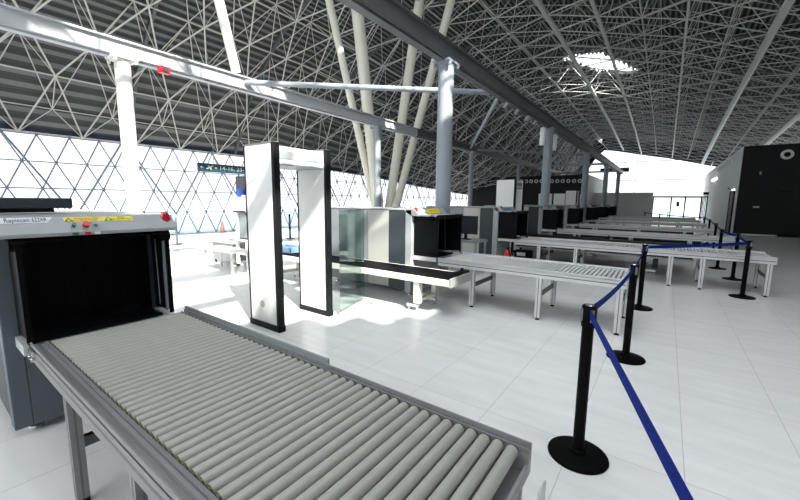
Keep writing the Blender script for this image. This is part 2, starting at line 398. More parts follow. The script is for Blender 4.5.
def ring_lamp(x, y, z, r, label, group=None, axis='y'):
    t = thing('ring_vent', label, 'vent', (x, y, z), group)
    mb = MB(); n = 24; prof = [(r, 0), (r, -.05), (r * .93, -.09), (r * .62, -.09), (r * .5, -.03)]
    vs = []; fs = []
    for i in range(n):
        a = 2 * math.pi * i / n
        for q, d in prof:
            vs.append((q * math.cos(a), d, q * math.sin(a)) if axis == 'y' else (d, q * math.cos(a), q * math.sin(a)))
    k = len(prof)
    for i in range(n):
        j = (i + 1) % n
        for a in range(k - 1): fs.append((i*k+a, j*k+a, j*k+a+1, i*k+a+1))
    mb.add(vs, fs); obj('ring', mb, 'white', t)
    c = MB()
    if axis == 'y': c.tube((0, -.002, 0), (0, -.04, 0), r * .5, 20)
    else: c.tube((-.002, 0, 0), (-.04, 0, 0), r * .5, 20)
    obj('nozzle', c, 'black', t)
    return t
ring_lamp(4.51, 25.8, 3.99, .235, 'big white ring vent high on the charcoal wall at right')
for k in range(15):
    ring_lamp(-6.45 - .47 * k, 36, 3.47 + .006 * k, .17, 'white ring vent in the row along the distant charcoal wall', 'ring vents on the distant charcoal wall')
for k in range(7):
    ring_lamp(2.95, 29.2 + 1.5 * k, 4.15, .16, 'small pale ring vent in the row high on the right-hand side wall', 'ring vents on the side wall', 'x')
# small devices on the right walls
def plate(name, label, cat, x0, x1, y0, y1, z0, z1, m='white'):
    return tag(obj(name, MB().box(x0, x1, y0, y1, z0, z1), m, bevel=.01), label, cat)
plate('wall_switch', 'small white switch plate low on the charcoal wall', 'switch', 3.55, 3.78, 25.75, 25.8, 1.40, 1.48)
plate('motion_sensor', 'small grey sensor high on the charcoal wall left of the ring vent', 'sensor', 3.62, 3.70, 25.74, 25.8, 3.05, 3.22, 'fascia')
plate('wall_panel', 'dark narrow panel halfway up the charcoal wall', 'panel', 4.42, 4.78, 25.76, 25.8, 2.18, 2.24, 'black')
plate('floor_box', 'low black box at the foot of the charcoal wall', 'box', 4.55, 5.3, 25.45, 25.78, 0, .16, 'black')
plate('wall_lamp', 'lit white lamp high on the pale side wall', 'lamp', 2.85, 2.95, 37.5, 40.8, 3.45, 3.60, 'lamp_white')
plate('door_camera', 'dark camera box above the screen near the far doors', 'camera', 2.58, 2.95, 43.2, 43.9, 2.40, 2.62, 'black')
plate('wall_sensor', 'small dark sensor on the side wall above the black door', 'sensor', 2.89, 2.95, 29.6, 29.9, 2.45, 2.55, 'black')
plate('wall_light_box', 'bright white light box over the black side door', 'light', 2.87, 2.95, 27.3, 27.9, 2.33, 2.40, 'lamp_white')

# ------------------------------------------------------------------ steel portal frame: beams, columns, braces
def beam(name, x, y0, y1, w, h, z, m, label):
    b = MB().box(x - w/2, x + w/2, y0, y1, z, z + h)
    t = thing(name, label, 'beam', (x, y0, z))
    o = obj('box_section', MB().box(-w/2, w/2, 0, y1 - y0, 0, h), m, t, bevel=.01)
    r = MB()
    r.box(w/2 - .02, w/2 + .05, 0, y1 - y0, h - .05, h - .03).box(-w*.28, w*.28, 0, y1 - y0, -.035, 0)
    obj('cable_channel', r, m, t)
    return t
beam('steel_beam', -3.37, -1.2, 36.5, .24, .29, 4.0, 'darkgrey_steel', 'dark grey box beam crossing above the rows of X-ray machines')
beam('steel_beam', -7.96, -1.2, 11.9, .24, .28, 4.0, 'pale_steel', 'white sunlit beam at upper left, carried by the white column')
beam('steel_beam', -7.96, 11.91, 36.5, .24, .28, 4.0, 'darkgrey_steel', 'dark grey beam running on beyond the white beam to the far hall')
def column(x, y, r, m, label, grp=None):
    t = thing('steel_column', label, 'column', (x, y, 0), grp)
    obj('shaft', MB().tube((0,0,0.02), (0,0,3.93), r, 28), m, t)
    obj('base_plate', MB().lathe([(0, .02), (r*1.6, .02), (r*1.6, 0), (0, 0)], n=24), m, t)
    h = MB().box(-.16, .16, -.2, .2, 3.96, 3.998).box(-.11, .11, -.15, .15, 3.93, 3.96)
    for sx_ in (-.17, .13):
        for sy_ in (-.17, .13): h.box(sx_, sx_ + .04, sy_, sy_ + .04, 3.9, 3.96)
    obj('head_plate', h, m, t)
    return t
colA = ['thick blue-grey column beside the second X-ray machine', 'grey column between the two white floodlights', 'third grey column along the near beam', 'fourth grey column along the near beam, before the far glazing', 'farthest thin column under the near beam']
for k, y in enumerate((6.0, 13.0, 20.1, 27.3, 34.6)): column(-3.37, y, .14, 'grey_steel', colA[k])
colB = ['white sunlit column at left behind the nearest X-ray machine', 'slim grey column in front of the four raking white tubes', 'second slim grey column along the rear beam', 'third slim grey column along the rear beam', 'farthest slim column of the rear beam']
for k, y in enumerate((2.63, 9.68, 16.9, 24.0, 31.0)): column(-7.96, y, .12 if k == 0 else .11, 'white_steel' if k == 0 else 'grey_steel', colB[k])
def brace(a, b, r, m, label):
    o = obj('brace_tube', MB().tube(a, b, r, 20), m); return tag(o, label, 'brace')
brace((-7.93, 4.75, 4.32), (-7.25, 3.25, 8.75), .10, 'cream_steel', 'cream tube standing on the white beam and rising to the roof')
brace((-7.82, 4.9, 4.14), (-3.505, 8.45, 4.08), .06, 'grey_steel', 'long slender brace tube from the white beam to the dark beam')
brace((-3.505, 8.85, 4.10), (-7.825, 16.5, 4.12), .055, 'grey_steel', 'second brace tube, slanting back from the dark beam to the rear beam')
brace((-7.825, 17.3, 4.10), (-3.50, 22.4, 4.10), .05, 'grey_steel', 'third brace tube between the beams, starting past the second slim column')
brace((-3.50, 27.6, 4.10), (-7.83, 27.6, 4.10), .07, 'grey_steel', 'straight cross tube between the two beams, far down the hall')
brace((-3.50, 34.6, 4.10), (-7.83, 34.6, 4.10), .07, 'grey_steel', 'last cross tube between the two beams near the far glazing')
for k, (y, lb) in enumerate(((12.3, 'white floodlight hung just before the second grey column'), (13.75, 'white floodlight hung just behind the second grey column'))):
    t = thing('floodlight', lb, 'light', (-3.37, y, 3.35))
    obj('housing', MB().lathe([(0, 0), (.07, .01), (.09, .05), (.09, .5), (.07, .55), (0, .56)], n=16), 'white', t)
    obj('bracket', MB().box(-.02, .02, -.02, .02, .56, .65), 'grey_steel', t)
al = thing('fire_alarm', 'small red alarm box under the white beam', 'alarm', (-7.83, 3.24, 3.95))
obj('housing', MB().box(-.06, .06, -.09, .09, -.07, .05), 'red', al, bevel=.01); obj('sounder', MB().tube((.06, 0, -.01), (.09, 0, -.01), .045, 16), 'ink', al)
for k, y in enumerate((8.9, 9.7, 10.6, 11.3)):
    t = thing('spotlight', ['spotlight under the dark beam nearest the tall column', 'second small spotlight under the dark beam', 'third small spotlight under the dark beam', 'fourth small spotlight under the dark beam, nearest the floodlights'][k], 'light', (-3.37, y, 3.96))
    obj('lamp_can', MB().tube((0, 0, -.14), (.08, -.04, -.04), .055, 14), 'grey_steel', t); obj('yoke', MB().box(-.015, .015, -.05, .05, -.05, 0), 'darkgrey_steel', t)
# raking tree column
B = Vector((-9.75, 12.3, 0))
tt = thing('tree_column', 'cluster of four raking cream steel tubes spreading up to the roof', 'column', tuple(B))
tip = [((-9.82, 9.31, 8.35), .13), ((-9.21, 9.97, 8.7), .21), ((-8.02, 12.19, 9.0), .18), ((-6.96, 12.68, 8.9), .15)]
for k, (p, r) in enumerate(tip):
    q = Vector(p) - B; s = Vector(((-.22, -.02, 0), (-.02, -.2, 0), (.02, .1, 0), (.2, .14, 0))[k]) + Vector((0, 0, .3))
    mb = MB().tube(s, q, r * 1.05, 20, r2=r)
    obj('raking_tube', mb, 'cream_steel', tt)
    for f in (.42, .47):
        c = s.lerp(q, f); d = (q - s).normalized(); obj('collar', MB().tube(c - d * .035, c + d * .035, r * 1.16, 18), 'cream_steel', tt)
obj('base_block', MB().lathe([(0, .5), (.35, .45), (.5, .1), (.6, 0), (0, 0)], n=24), 'cream_steel', tt)

# ------------------------------------------------------------------ hanging signs
sg = thing('hanging_sign', 'dark teal hanging gate sign with white arrow and numbers', 'sign', (-14, 0, 0))
obj('panel', MB().box(-.05, .05, 6.70, 9.9, 2.56, 2.87), 'sign', sg, bevel=.01)
rods = MB()
for y in (7.3, 9.6): rods.tube((0, y, 2.87), (0, y, zb(-14, y)), .012, 8)
each('hanger_rod', rods, 'grey_steel', sg)
text('sign_lettering', '14-16, 23-25', .20, (.055, 7.46, 2.72), (0,1,0), (0,0,1), 'sign_text', sg, width=1.22)
ic = MB()
def arrow(mb, y, z, s):
    mb.add([(.057, y, z), (.057, y + s*.6, z - s*.55), (.057, y + s*.6, z + s*.55)], [(0,1,2)]); mb.box(.055, .058, y + s*.4, y + s*1.4, z - s*.14, z + s*.14)
arrow(ic, 6.76, 2.72, .085)
obj('arrow', ic, 'sign_text', sg)
pl = MB()
def pt(y, z): return (.057, 7.10 + y * .7, 2.72 + z * .8)
pl.add([pt(-.17, -.07), pt(-.13, -.08), pt(.20, .06), pt(.22, .09), pt(.17, .09), pt(-.15, -.03)], [(0,1,2,3,4,5)])
pl.add([pt(-.02, .0), pt(-.10, .09), pt(-.06, .09), pt(.07, .03)], [(0,1,2,3)]); pl.add([pt(.03, -.02), pt(.06, -.11), pt(.10, -.10), pt(.10, .03)], [(0,1,2,3)])
obj('plane_symbol', pl, 'sign_text', sg)
each('dash_symbol', MB().box(.055, .058, 7.30, 7.39, 2.69, 2.71).box(.055, .058, 7.30, 7.39, 2.735, 2.755), 'sign_text', sg)
s2 = thing('hanging_sign', 'plain dark sign hanging in front of the far glazing', 'sign', (0, 40, 0))
obj('panel', MB().box(-5.45, -3.1, -.06, .06, 4.42, 4.80), 'sign', s2, bevel=.01)
rd = MB()
for x in (-5.0, -3.5): rd.tube((x, 0, 4.8), (x, 0, zb(x, 40)), .015, 8)
each('hanger_rod', rd, 'grey_steel', s2)

# ------------------------------------------------------------------ X-ray machines
def hood_and_body(t, W, near, first=False):
    """local frame: x=0 is the front face, body runs to -x; y 0..W; table side is +x"""
    L = 1.95; B_ = .10; T = 1.43
    if near == 'first':
        segs = [(-L, -.95, 'midgrey'), (-.95, -.50, 'silver'), (-.50, -.12, 'slate')]
    else:
        segs = [(-L, -.92, 'midgrey'), (-.92, -.46, 'silver'), (-.46, -.12, 'slate')]
    body = MB().box(-L, -.12, .012, W - .012, B_, T - .01)
    obj('cabinet', body, 'body', t)
    for a, b, m in segs:
        for y in (0, W - .012):
            obj('side_panel', MB().box(a + .004, b - .004, y, y + .012, B_ + .015, T - .02), m, t)
    obj('roof_panel', MB().box(-L - .02, -.14, -.01, W + .01, T - .01, T + .011), 'fascia', t, bevel=.004)
    # front frame around the tunnel mouth
    ff = MB().box(-.12, 0, 0, .09, .06, T).box(-.12, 0, W - .09, W, .06, T).box(-.12, 0, .09, W - .09, .06, .64)
    ff.box(-.12, 0, .09, W - .09, 1.33, T)
    obj('front_frame', ff, 'body' if near == 'first' else 'fascia', t, bevel=.006)
    rf = MB().box(-L - .1, -L, 0, W, .06, .64).box(-L - .1, -L, 0, W, 1.30, T).box(-L - .1, -L, 0, .09, .64, 1.30).box(-L - .1, -L, W - .09, W, .64, 1.30)
    obj('rear_frame', rf, 'fascia', t)
    obj('tunnel_liner', MB().box(-.118, -.10, .09, W - .09, .64, 1.33), 'black', t)
    # fascia sloping forward over the hood
    hd = .27 if near == 'first' else .45
    fh = hd if near == 'first' else .14
    fs = MB().prism([(-.14, T - .03), (-.14, T + .018), (fh - .10, T + .018), (fh - .02, 1.352), (fh - .02, 1.33), (-.02, 1.335)], 0, W)
    obj('fascia_panel', fs, 'fascia', t, bevel=.004)
    if fh < hd:
        obj('hood_top', MB().box(fh - .02, hd - .02, .05, W - .05, 1.332, 1.35), 'fascia', t)
        obj('hood_lip', MB().box(hd - .02, hd + .006, .045, W - .045, 1.29, 1.355), 'rubber', t, bevel=.006)
    # hood side walls, black inside
    for y in (.075, W - .095):
        cw = .045 if near != 'first' else (.085 if y > .3 else .03)
        h = MB().prism([(0.002, .70), (hd - cw, .72), (hd - cw, 1.315), (.002, 1.33)], y, y + .02)
        w = obj('hood_wall', h, 'hood', t)
        cw = .045 if near != 'first' else (.085 if y > .3 else .03)
        st = MB().prism([(hd - cw, .72), (hd - .012, .72), (hd - .012, 1.27), (hd - cw, 1.27)], y + .004, y + .016)
        obj('clear_edge_strip', st, 'frost' if near == 'first' and y > .3 else 'hood', w)
        tr = MB().box(hd - .012, hd + .004, y - .004, y + .024, .70, 1.30)
        obj('edge_trim', tr, 'rubber', w)
        sl = MB().tube((hd * .35, y + (.021 if y < .3 else -.001), .74), (hd * .30, y + (.021 if y < .3 else -.001), 1.30), .005, 8)
        obj('seam_strip', sl, 'midgrey', w)
    for y in (.05, W - .12):
        rb = MB().tube((hd - .10, y, 1.305), (hd - .10, y + .07, 1.305), .05, 18).tube((hd - .06, y, 1.29), (hd - .06, y + .07, 1.29), .04, 18)
        obj('corner_buffer', rb, 'rubber', t)
    obj('hood_ceiling', MB().prism([(0.002, 1.315), (hd - .05, 1.30), (hd - .05, 1.31), (.002, 1.325)], .095, W - .095), 'hood', t)
    # lead curtain strips
    for lay, xx in enumerate((-.095, -.060) if near != 'first' else (-.115, -.085)):
        cm = MB(); n = 7
        for k in range(n):
            y0 = .095 + (W - .19) * k / n + (.03 if lay else 0); y1 = min(y0 + (W - .19) / n - .004, W - .095)
            z0 = .70 + .02 * ((k * 7 + lay * 3) % 3); cm.prism([(xx, z0), (xx + .004, z0), (xx + .004, 1.33), (xx, 1.33)], y0, y1)
        cm.box(xx - .003, xx + .008, .095, W - .095, 1.31, 1.33)
        obj('lead_curtain', cm, 'rubber', t)
    obj('tunnel_belt', MB().box(-.10, hd - .13, .10, W - .10, .655, .672), 'belt', t)
    each('belt_side_guide', MB().box(-.02, hd - .02, W - .10, W - .06, .62, .685).box(-.02, hd - .02, .055, .095, .62, .685), 'alu_soft', t)
    for x in (-.10, -L + .15):
        for y in (.12, W - .12):
            f = MB().lathe([(0, 0), (.045, 0), (.05, .01), (.045, .022), (.014, .03), (.014, .1), (0, .1)], (x, y, 0), 18)
            obj('levelling_foot', f, 'chrome', t)
    lp = MB().lathe([(0, .09), (.022, .085), (.036, .06), (.042, .01), (.042, -.02), (0, -.02)], (fh - .095, W - .05 if near == 'first' else .05, T - .05), 8)
    obj('warning_lamp', lp, 'red_lamp', t)
    return hd
def slope_pt(u, hd):          # point on the sloping fascia, u 0 (top) .. 1 (bottom edge)
    return (hd - .10 + .08 * u, 1.448 + (1.352 - 1.448) * u)
def fascia_quad(t, name, y0, y1, u0, u1, m, hd, lift=.0015, bot=0):
    (xa, za), (xb, zb_) = slope_pt(u0, hd), slope_pt(u1, hd)
    nx, nz = .11, .08; q = math.hypot(nx, nz); nx /= q; nz /= q
    v = [(xa + nx*lift, y0, za + nz*lift), (xb + nx*lift, y0, zb_ + nz*lift), (xb + nx*lift, y1 + bot, zb_ + nz*lift), (xa + nx*lift, y1, za + nz*lift)]
    v2 = [(x - nx*.003, y, z - nz*.003) for x, y, z in v]
    mb = MB(); mb.add(v + v2, [(0,1,2,3),(7,6,5,4),(0,4,5,1),(1,5,6,2),(2,6,7,3),(3,7,4,0)])
    return obj(name, mb, m, t, smooth=False)

W1 = .955
m1 = thing('xray_machine', 'large grey X-ray baggage scanner in the left foreground with black tunnel mouth', 'X-ray machine', (-3.30, .32, 0))
HD = hood_and_body(m1, W1, 'first')
sd_ = Vector((.08, 0, -.11)).normalized()       # down the slope
def ftext(parent, s, size, y, u, m, width=None, lift=.004):
    x, z = slope_pt(u, HD); return text('lettering', s, size, (x + lift * .81, y, z + lift * .59), (0,1,0), -sd_, m, parent, .0004, width=width)
lb = fascia_quad(m1, 'name_label', -0.0, .265, .02, .34, 'label_white', HD, bot=-.03)
ftext(lb, 'Rapiscan', .042, .05, .18, 'ink', width=.105); ftext(lb, '622XR', .042, .168, .18, 'ink', width=.066)
y1_ = fascia_quad(m1, 'warning_label', .315, .505, .06, .36, 'label_yellow', HD)
ftext(y1_, 'CAUTION X-RAY HAZARD', .014, .362, .15, 'ink_red', width=.135); ftext(y1_, 'DO NOT INSERT ANY PART OF BODY', .012, .362, .27, 'ink_red', width=.125)
y2_ = fascia_quad(m1, 'warning_label', .51, .69, .06, .36, 'label_yellow', HD, lift=.0016)
ftext(y2_, 'NOTICE', .012, .60, .14, 'ink', width=.04); ftext(y2_, 'X-RAY EQUIPMENT IN USE', .011, .565, .26, 'ink', width=.11)
def tri(parent, y, u0, u1, m, k=1):
    (xa, za), (xb, zb_) = slope_pt(u0, HD), slope_pt(u1, HD); l = .004 + .0006 * k
    mb = MB(); mb.add([(xa + l*.8, y, za + l*.6), (xb + l*.8, y - .024 / k, zb_ + l*.6), (xb + l*.8, y + .024 / k, zb_ + l*.6)], [(0,1,2)]); obj('hazard_triangle', mb, m, parent, smooth=False)
tri(y1_, .338, .09, .34, 'ink'); tri(y1_, .338, .16, .32, 'label_yellow', 2); tri(y2_, .545, .09, .34, 'ink'); tri(y2_, .545, .16, .32, 'label_yellow', 2)
for y, m, r in ((.352, 'green', .017), (.415, 'red', .030), (.465, 'fascia', .018)):
    x, z = slope_pt(.62, HD)
    pb = obj('button_plate', MB().bar((x - .02, y, z + .026), (x + .022, y, z - .032), .034, .010), 'fascia' if m != 'fascia' else 'fascia', m1)
    obj('push_button', MB().tube((x, y, z), (x + .022, y, z + .016), r * .6, 16), m, pb)
for y, m in ((.352, 'green'), (.415, 'red'), (.465, 'white')):  # small coloured tabs on the lower bevel, in line with the buttons
    obj('bevel_tab', MB().box(HD - .022, HD - .016, y - .015, y + .015, 1.332, 1.35), m, m1)
mon = thing('monitor_shelf', 'long dark slab lying on top of the nearest X-ray machine', 'shelf', (-4.05, .25, 1.455))
obj('slab', MB().box(-.16, .16, -.28, .61, .03, .11), 'slate', mon, bevel=.008)
each('foot_rail', MB().box(-.13, -.09, -.2, .5, 0, .03).box(.09, .13, -.2, .5, 0, .03), 'black', mon)

m2 = thing('xray_machine', 'X-ray scanner beside the clear partition, with yellow warning label', 'X-ray machine', (-3.30, 4.87, 0))
W2 = .95
hd2 = hood_and_body(m2, W2, 'row')
index_kids()
ML = [(8.60, 'X-ray scanner with blue and green label, in front of the second metal detector'), (12.55, 'X-ray scanner with small blue label, behind the second grey column'),
      (16.3, 'fifth X-ray scanner of the row, after the blue labelled one'), (20.6, 'sixth X-ray scanner of the row'),
      (24.8, 'seventh X-ray scanner of the row, last but one'), (28.9, 'farthest X-ray scanner, against the pale partition')]
machines = [m2]
for y, lab in ML:
    c = copy_tree(m2); c.location = (-3.30, y, 0); c['label'] = lab; machines.append(c)
for c in [m2] + machines[1:]: c['group'] = 'X-ray machines along the hall'
m1['group'] = 'X-ray machines along the hall'
HD = hd2 = .14
q = fascia_quad(m2, 'warning_label', .34, .74, .1, .85, 'label_yellow', hd2); fascia_quad(m2, 'name_label', .10, .31, .05, .6, 'label_white', hd2)
ftext(q, 'CAUTION X-RAY', .035, .40, .45, 'ink_red', width=.22)
fascia_quad(machines[1], 'blue_label', .15, .62, .35, .75, 'label_blue', hd2); fascia_quad(machines[1], 'green_label', .30, .68, .05, .33, 'label_green', hd2)
fascia_quad(machines[2], 'blue_label', .25, .75, .15, .8, 'label_blue', hd2)

# ------------------------------------------------------------------ roller tables
def roller_mesh(name, w, r, m, caps):
    mb = MB()
    mb.tube((0, .012, 0), (0, w - .012, 0), r, 20)
    mb.tube((0, 0, 0), (0, w, 0), .006, 8)
    me = mb.mesh(name, [m])
    return me
def cap_mesh(w, r):
    return [MB().tube((0, y, 0), (0, y + .008, 0), r * .8, 12).mesh('roller_cap', ['cap']) for y in (.004, w - .012)]
def leg_mb(x, y, h, s=.026):
    a = MB()
    a.cur = 0; a.box(x - s, x + s, y - s, y + s, .03, h)
    a.cur = 1
    for sy_ in (-1, 1): a.box(x - .005, x + .005, y + sy_ * (s - .0015), y + sy_ * (s + .001), .03, h)
    for sx_ in (-1, 1): a.box(x + sx_ * (s - .0015), x + sx_ * (s + .001), y - .005, y + .005, .03, h)
    return a
def roller_table(label, x0, x1, y0, W, secs, legs, z=.68, pitch=.053, rm='roller', caps=False, detail=2, nearrail=.055, am='alu_soft', farrail=.04):
    t = thing('roller_table', label, 'roller table', (x0, y0, 0), 'roller tables leading out of the X-ray machines')
    L = x1 - x0; h = z - .105
    for k, (a, b, n) in enumerate(((0, nearrail, 'side_rail'), (W - farrail, W, 'side_rail'))):
        r = MB(); r.cur = 0
        r.box(0, L, a, b, z - .105, z - .012)
        r.box(0, L, (a if k == 0 else b - .006), (a + .006 if k == 0 else b), z - .02, z + .012)
        r.cur = 1
        yy = a - .001 if k == 0 else b - .002
        r.box(.01, L - .01, yy, yy + .003, z - .066, z - .052)
        if caps: r.box(.0, L, (b - .014 if k == 0 else a - .001), (b + .001 if k == 0 else a + .007), z - .02, z - .002)
        if k == 0: r.box(.01, L - .01, a + nearrail * .45, a + nearrail * .6, z - .013, z - .0115)
        obj(n, r, [am, 'groove'], t)
    e = MB().box(-.0, .012, .05, W - farrail, z - .10, z - .035).box(L - .012, L, .04, W - farrail, z - .105, z - .06)
    each('end_rail', e, am, t)
    iw = W - nearrail - farrail
    if detail:
        me = roller_mesh('roller', iw, .0225 if rm == 'roller' else .0165, rm, caps); cm = cap_mesh(iw, .024) if caps else None
        x = .03
        while x < L - .02:
            if not any(abs(x - (s - x0)) < .004 for s in secs):
                o = obj('roller', me, rm, t); o.location = (x, nearrail, z - .022)
                if caps:
                    for cq in cm: obj('end_cap', cq, 'cap', o)
            x += pitch
    else:
        rb = MB(); x = .03
        while x < L - .02:
            rb.tube((x, nearrail, z - .022), (x, W - farrail, z - .022), .021, 8, caps=False); x += pitch
        obj('roller_bed', rb, rm, t)
    obj('under_tray', MB().box(.02, L - .02, nearrail, W - farrail, z - .103, z - .095), 'groove', t)
    for s in secs: obj('joint_bar', MB().box(s - x0 - .006, s - x0 + .006, nearrail, W - farrail, z - .07, z - .01), 'groove', t)
    for x in legs:
        for y in ((.028, W - .028) if caps else (.036, W - .036)):
            l = obj('leg', leg_mb(x - x0, y, h, .026 if caps else .034), [am, 'groove'], t)
            if detail: obj('levelling_foot', MB().lathe([(0, 0), (.03, 0), (.03, .01), (.012, .018), (.009, .04), (0, .04)], (x - x0, y, 0), 14), 'black' , l)
        b = MB().box(x - x0 - .004, x - x0 + .004, .054, W - .054, .295, .355).box(x - x0 - .02, x - x0 + .004, .054, W - .054, .35, .355)
        obj('cross_brace', b, 'darkgrey_steel', t)
    return t
t1 = roller_table('long roller table filling the foreground, with wide grey-green rollers', -3.005, -.32, .40, .87, [-1.375], [-2.33, -1.46, -1.29, -.37], z=.70, caps=True, nearrail=.075, am='alu_near', farrail=.028)
t1b = obj('guide_plate', MB().box(.0, 1.62, .872, .885, .60, .735), 'midgrey', t1)
obj('corner_bracket', MB().box(2.735, 2.745, .78, .86, .50, .60), 'alu_soft', t1, bevel=.004)
for x in (.02, .09):
    obj('clamp_knob', MB().tube((x, -.001, .63), (x, -.02, .63), .014, 14), 'chrome', t1)
obj('hinge_clamp', MB().box(0, .14, -.012, 0, .655, .68).box(0, .03, -.012, .03, .66, .704), 'chrome', t1)
roller_table('roller table of the second lane, beyond the walk-through detector', -2.825, -.30, 4.93, .88, [], [-2.25, -1.29, -.36], rm='roller_far')
roller_table('longest roller table, passing under the blue belt at right', -2.825, 1.575, 8.60, .95, [-.9, .4], [-2.3, -1.52, .15, .62, 1.50], rm='roller_far')
tl = ['fourth roller table, first white line behind the longest one', 'fifth roller table, behind the fourth', 'sixth roller table, further down the hall', 'seventh roller table, last but one', 'farthest roller table, before the pale partition']
for (y, x1), lab in zip(((12.6, 1.62), (16.35, 1.45), (20.65, 1.45), (24.85, 1.5), (28.95, 1.5)), tl):
    roller_table(lab, -2.825, x1, y, .88, [], [-2.3, -.8, .6, x1 - .08], rm='roller_far', detail=0, pitch=.06)

# ------------------------------------------------------------------ low return belts
def low_belt(label, x0, x1, y0, W, z, legs, rail='cream_steel', side=.09, lip=False):
    t = thing('belt_conveyor', label, 'conveyor', (x0, y0, 0), 'low black belt conveyors')
    L = x1 - x0
    obj('belt', MB().box(.03, L - .06, .03, W - .02, z - .035, z - .003), 'belt', t)
    r = MB().box(0, L, 0, .03, z - side, z).box(0, L, W - .02, W, z - side, z + .0)
    each('side_frame', r, rail, t, bevel=.003)
    if lip: obj('lower_rail', MB().box(0, L, -.01, .05, z - side - .035, z - side), 'alu_soft', t)
    obj('belt_bed', MB().box(.03, L - .05, .03, W - .02, z - side, z - .04), 'darkgrey_steel', t)
    obj('end_roller', MB().tube((L - .045, .03, z - .035), (L - .045, W - .02, z - .035), .033, 18), 'alu', t)
    obj('end_plate', MB().box(L - .02, L + .004, -.004, W + .004, z - side - .01, z + .025), 'silver', t, bevel=.004)
    if not lip: obj('drive_unit', MB().box(L - .14, L - .03, W * .55, W, z + .0, z + .05).tube((L - .09, W * .8, z + .05), (L - .09, W * .8, z + .09), .025, 12), 'black', t)
    for x in legs:
        l = MB().box(x - x0 - .05, x - x0 + .05, .03, .11, .12, z - side).box(x - x0 - .04, x - x0 + .04, W - .12, W - .04, .12, z - side).box(x - x0 - .03, x - x0 + .03, .05, W - .05, .14, .19)
        lo = obj('leg', l, rail, t, bevel=.003)
        obj('foot_bar', MB().box(x - x0 - .17, x - x0 + .02, .04, .09, .06, .10).box(x - x0 - .17, x - x0 + .02, W - .11, W - .06, .06, .10), 'alu', lo)
        f = MB()
        for dx_ in (-.14, 0):
            for y in (.065, W - .085):
              f = MB(); f.lathe([(0, 0), (.03, 0), (.03, .012), (.01, .018), (.01, .07), (0, .07)], (x - x0 + dx_, y, 0), 14); obj('foot_pad', f, 'alu', lo)
    return t
low_belt('low black belt conveyor with cream side, in front of the second X-ray machine', -6.9, -2.22, 4.22, .63, .53, [-6.0, -2.78])
low_belt('low dark belt conveyor behind the longest roller table', -3.2, .55, 9.78, 1.45, .60, [-2.6, -.1], 'slate', .20, True)
low_belt('low dark belt conveyor behind the fourth roller table', -3.2, .9, 13.65, 1.3, .60, [-2.6, .1], 'slate', .20, True)
low_belt('low dark belt conveyor in front of the fourth scanner', -5.2, -1.2, 11.55, .6, .55, [-4.0, -1.6], 'darkgrey_steel', .13)
low_belt('low dark belt conveyor beyond the fifth roller table', -3.2, .9, 17.5, 1.4, .60, [-2.6, .1], 'slate', .20, True)

# ------------------------------------------------------------------ walk-through metal detectors
def detector(x, y, label, w=.58, gap=.85, H=2.2, full=True):
    t = thing('metal_detector', label, 'metal detector', (x, y, 0), 'walk-through metal detectors')
    for k, yy in enumerate((0, gap - .07)):
        p = obj('side_panel', MB().box(.02, w - .035, yy, yy + .07, .07, H), 'white', t, bevel=.006)
        e = MB().box(w - .035, w + .012, yy - .006, yy + .076, .06, H + .01)
        obj('black_edge', e, 'black', p, bevel=.004)
        obj('rear_edge', MB().box(0, .02, yy - .004, yy + .074, .06, H + .01), 'black', p)
        obj('kick_plate', MB().box(-.01, w + .02, yy - .01, yy + .08, 0, .075), 'black', p, bevel=.004)
        if full:
            for zz, xx in ((H - .10, .10), (H - .10, .38), (H - .22, .10), (H - .22, .38)):
                obj('screw_cap', MB().tube((xx, yy - .003, zz), (xx, yy, zz), .008, 10), 'groove', p)
    c = MB().box(.04, w - .05, .07, gap - .07, H - .22, H - .02)
    hb = obj('crossbar', c, 'white', t, bevel=.01)
    obj('display_strip', MB().box(w - .05, w - .044, .10, gap - .10, H - .16, H - .07), 'fascia', hb)
    obj('lower_lip', MB().box(.03, w - .045, .07, gap - .07, H - .235, H - .22), 'midgrey', hb)
    each('top_cap', MB().box(0, w + .01, -.005, .075, H, H + .015).box(0, w + .01, gap - .075, gap + .005, H, H + .015), 'groove', t)
    if full:
        lg = MB().tube((.26, -.003, .30), (.26, .0, .30), .045, 24); obj('oval_mark', lg, 'silver', t)
    return t
detector(-4.18, 2.55, 'walk-through metal detector with two white panels, nearest the camera')
detector(-4.15, 10.55, 'walk-through metal detector rising behind the third X-ray scanner', full=False)
detector(-4.60, 21.9, 'distant walk-through metal detector behind the third grey column', full=False)
dt = detector(-6.2, 33.0, 'farthest metal detector, a dark outlined frame before the pale partition', full=False)
# glass partition between detector and second machine
gp = thing('glass_partition', 'clear greenish glass partition between metal detector and second X-ray scanner', 'partition', (-3.50, 3.46, 0))
a = Vector((0, 0, 0)); b = Vector((-.20, .72, 0))
obj('glass_sheet', MB().bar(a + Vector((0,0,.745)), b + Vector((0,0,.745)), .012, 1.39), 'glass_green', gp, smooth=False)
obj('base_channel', MB().bar(a + Vector((0,0,.025)), b + Vector((0,0,.025)), .045, .05), 'cream_steel', gp)
